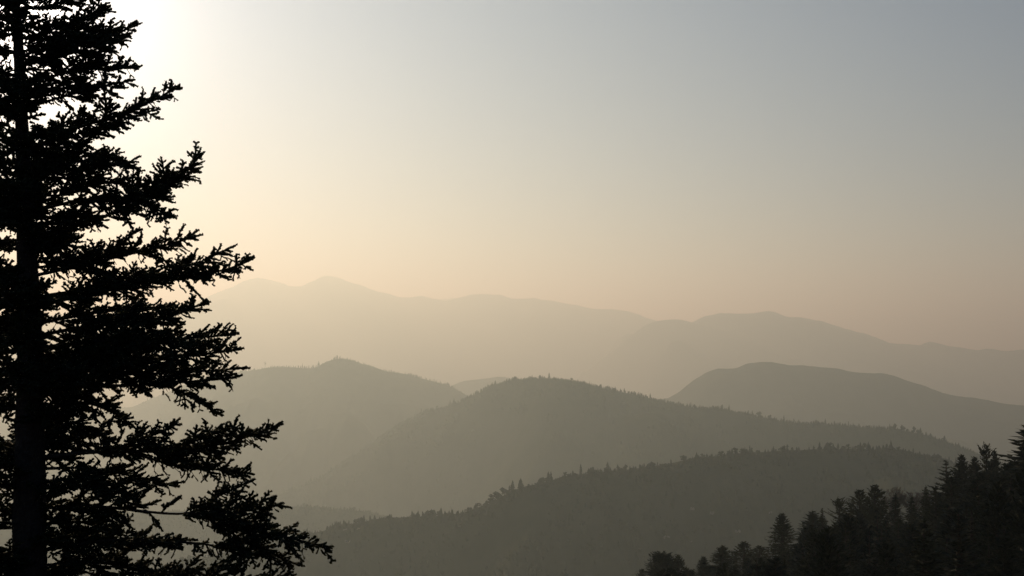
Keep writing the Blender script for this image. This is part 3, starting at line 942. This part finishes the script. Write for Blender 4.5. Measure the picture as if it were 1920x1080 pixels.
for px, hp, kd, wd, lab in [
    (1424, 17, "r", 1.3, "bushy tree clump standing proud on the middle hill crest below the smooth hill"),
    (1470, 16, "c", .8, "thin spire tree on the middle hill crest right of the bushy clump"),
    (1444, 15, "r", .8, "upright tree between bushy clump and thin spire on the middle hill crest"),
    (1677, 17, "r", 1.1, "rounded tree, first of the taller group on the right part of the middle hill crest"),
    (1694, 16, "r", 1.3, "wide tree in the centre of the taller group on the middle hill crest"),
    (1714, 18, "r", .8, "upright tree ending the taller group above the step in the middle hill crest"),
    (1726, 13, "c", 1.1, "conical tree below the step on the descending middle hill crest"),
    (1771, 13, "c", 1.1, "lone conical tree halfway down the descending right end of the middle hill"),
    (1792, 9, "c", 1.2, "small conical tree lowest on the descending right end of the middle hill"),
]:
    single(mid_hill, px, 0, hp * pxm(mid_hill, px), wd, kd, lab, None, "ridge_tree")

rr = random.Random(19)
for i in range(105):
    px = 620 + 1230 * (i + rr.random()) / 105
    px += rr.gauss(0, 9)
    hp = (6 + 13 * rr.random() ** 1.8) * (1.15 if px < 1250 else .9)
    single(near_hill, px, rr.uniform(-4, 26), hp * pxm(near_hill, px), rr.uniform(.8, 1.4), rr.choice("ccr"),
           "small dark tree in the even fringe along the nearest ridge crest", "trees along the nearest ridge crest", "ridge_tree")
for i in range(100):
    px = 790 + 1010 * (i + rr.random()) / 100
    px += rr.gauss(0, 8)
    hp = 4 + 9 * rr.random() ** 1.8
    single(mid_hill, px, rr.uniform(-4, 14), hp * pxm(mid_hill, px), rr.uniform(.6, 1.1), rr.choice("cccr"),
           "tiny tree in the even fringe along the middle hill crest", "trees along the middle hill crest", "ridge_tree")

# tall lone tree on the left hill's crest
lt = Geo(); g = random.Random(4)
hL = 13 * pxm(left_hill, 497)
lt.tube([Vector((0, 0, -2)), Vector((0, 0, hL * .6)), Vector((hL * .06, 0, hL))], [.7, .5, .2], 5)
for k in range(16):
    z = hL * g.uniform(.45, 1); a = g.uniform(0, 6.28); l = hL * g.uniform(.08, .2)
    e = Vector((math.cos(a) * l, math.sin(a) * l, z + l * .4))
    lt.tube([Vector((0, 0, z)), e], [.3, .12], 3)
    for _ in range(5):
        c0 = e + Vector((g.gauss(0, .7), g.gauss(0, .7), g.gauss(0, .5)))
        lt.tri(c0, c0 + Vector((g.gauss(0, 1.1), g.gauss(0, 1.1), g.gauss(0, 1))), c0 + Vector((g.gauss(0, 1.1), g.gauss(0, 1.1), g.gauss(0, 1))))
p = left_hill.point(497, 0)[0]
o = lt.obj("lone_tree", M_FOREST)
o.location = tuple(p)
tag(o, "tall spindly lone tree on the hazy left hill crest beside the fir branches", "tree")


def forest(name, hill, n, pr, tmax, hpx, templ, seed, tpow=1.6, wide=1.0, tmin=0.0, clear=0.0, label=None):
    rs = np.random.RandomState(seed)
    px = rs.uniform(pr[0], pr[1], n); t = tmin + (tmax - tmin) * rs.uniform(0, 1, n) ** tpow
    P = hill.point(px, t)
    keep = fbm(P[:, 0] / (hill.spur * .8), P[:, 1] / (hill.spur * 1.0), seed + 7, 3) > -clear
    for cx_, cy_, cw in CLEAR:
        keep &= ~((np.abs(P[:, 0] - cx_) < cw * .55 + 1) & (P[:, 1] < cy_ + cw * .3) & (P[:, 1] > cy_ - 34))
    P = P[keep]; px = px[keep]
    n = len(P)
    scale = np.interp(px, hill.px, hill.cy) / FPX
    cl = 0.75 + 0.9 * np.clip(fbm(px / 26.0, t[keep] / 60.0, seed + 31, 3), -.5, .6)
    h = (hpx[0] + (hpx[1] - hpx[0]) * rs.uniform(0, 1, n) ** 1.7) * cl * scale
    tall = rs.uniform(0, 1, n) < .03
    h[tall] *= 1.5
    w = h * rs.uniform(.75, 1.25, n) * wide
    rot = rs.uniform(0, 6.28, n)
    vs = []; fs = []; base = 0
    which = rs.randint(0, len(templ), n)
    for k, T in enumerate(templ):
        tv = np.array([tuple(a) for a in T.v]); tf = np.array(T.f)
        m = which == k
        c_, s_ = np.cos(rot[m])[:, None], np.sin(rot[m])[:, None]
        X = (tv[:, 0][None] * c_ - tv[:, 1][None] * s_) * w[m][:, None] + P[m][:, 0:1]
        Y = (tv[:, 0][None] * s_ + tv[:, 1][None] * c_) * w[m][:, None] + P[m][:, 1:2]
        Z = tv[:, 2][None] * h[m][:, None] + P[m][:, 2:3] - .2
        kk = int(m.sum())
        vs.append(np.stack([X, Y, Z], -1).reshape(-1, 3))
        fs.append((tf[None] + (np.arange(kk) * len(tv))[:, None, None] + base).reshape(-1, 3))
        base += kk * len(tv)
    o = mesh_obj(name, np.concatenate(vs), np.concatenate(fs), M_FOREST)
    tag(o, label, None, kind='stuff')
    return o


# pale outcrops and clearings on the slope of the nearest ridge
CLEAR = []


def outcrop(px, py, wpx, label, seed):
    # walk down the hill's front until the slope meets the line of sight
    ts = np.linspace(5, 780, 1500)
    P = near_hill.point(np.full(1500, float(px)), ts)
    best = None
    for k in range(1500):
        X, Yp = project(P[k])
        if Yp >= py: best = P[k]; break
    if best is None: return
    g = random.Random(seed); G = Geo()
    D = best[1]; Wm = wpx / FPX * D
    for b in range(6):
        cx = g.uniform(-.42, .42) * Wm; cy_ = g.uniform(-.3, .3) * Wm; r = Wm * g.uniform(.12, .22)
        ring = [Vector((cx + r * g.uniform(.8, 1.3) * math.cos(j * 1.0472), cy_ + r * g.uniform(.7, 1.2) * math.sin(j * 1.0472), -1.5 - cy_ * 0)) for j in range(6)]
        up = [Vector((cx + (q.x - cx) * .7, cy_ + (q.y - cy_) * .7, g.uniform(.3, 1.0) + cy_ * .45)) for q in ring]
        tp_ = Vector((cx, cy_, g.uniform(.6, 1.5) + cy_ * .45))
        for j in range(6):
            G.quad(ring[j], ring[(j + 1) % 6], up[(j + 1) % 6], up[j]); G.tri(up[j], up[(j + 1) % 6], tp_)
    o = G.obj("rock_outcrop", M_ROCK)
    o.location = (best[0], best[1], best[2] + .6)
    CLEAR.append((best[0], best[1], Wm))
    tag(o, label, "rock")


for k, (px, py, w, lab) in enumerate([
    (1273, 955, 13, "long pale outcrop highest of those left of the tall cedar"),
    (1299, 963, 11, "pale outcrop just below and right of the highest one"),
    (1330, 997, 12, "thin pale outcrop above the knobbly cedar"),
    (1217, 1008, 12, "pale bent outcrop left of the small bright rock"),
    (1255, 1017, 5, "small bright rock above the small pointed fir"),
    (1392, 962, 7, "faint pale streak of rock nearest the tall cedar"),
    (664, 1016, 15, "largest pale outcrop low on the ridge right of the fir tip"),
    (652, 994, 8, "small pale outcrop above the largest one near the fir tip"),
    (678, 992, 6, "small pale rock right of its twin near the fir tip"),
]):
    outcrop(px, py, w, lab, 100 + k)


forest("forest", near_hill, 9000, (300, 2150), 620, (7, 14), CLOW + RND[:1], 5, 1.25, 1.3, 4, .28, "dark woodland covering the nearest ridge")
forest("forest", near_hill, 900, (300, 2150), 30, (6, 12), CLOW + RND[:2], 6, 1.0, 1.2, 0, .6, "dark woodland along the crest of the nearest ridge")
forest("forest", low_ridge, 3200, (200, 1000), 350, (3.5, 8), CLOW + RND[:2], 7, 1.5, 1.3, -4, .7, "hazy woodland on the low ridge")
forest("forest", mid_hill, 11000, (350, 2050), 1300, (4, 7.5), CLOW, 8, 1.7, 1.1, -4, .3, "hazy woodland covering the middle hill")
forest("forest", mid_hill, 1300, (640, 1900), 16, (3.5, 7), CLOW, 9, 1.0, .95, -4, .9, "hazy woodland along the middle hill crest")
forest("forest", left_hill, 2600, (200, 1000), 500, (2.2, 4.2), CLOW, 10, 1.6, 1.2, -4, .2, "pale woodland on the left hill")
forest("forest", left_hill, 190, (625, 860), 6, (3, 6.5), CLOW, 12, 1.0, .7, -2, .9, "pale spiky trees along the left hill crest")
forest("forest", left_hill, 80, (508, 600), 4, (3, 7), CLOW, 13, 1.0, .7, -2, .9, "pale spiky trees on the left hill shoulder")
forest("forest", small_hill, 60, (850, 960), 8, (1.5, 3), CLOW, 14, 1.0, 1.2, -2, .9, "pale trees on the small far hill")
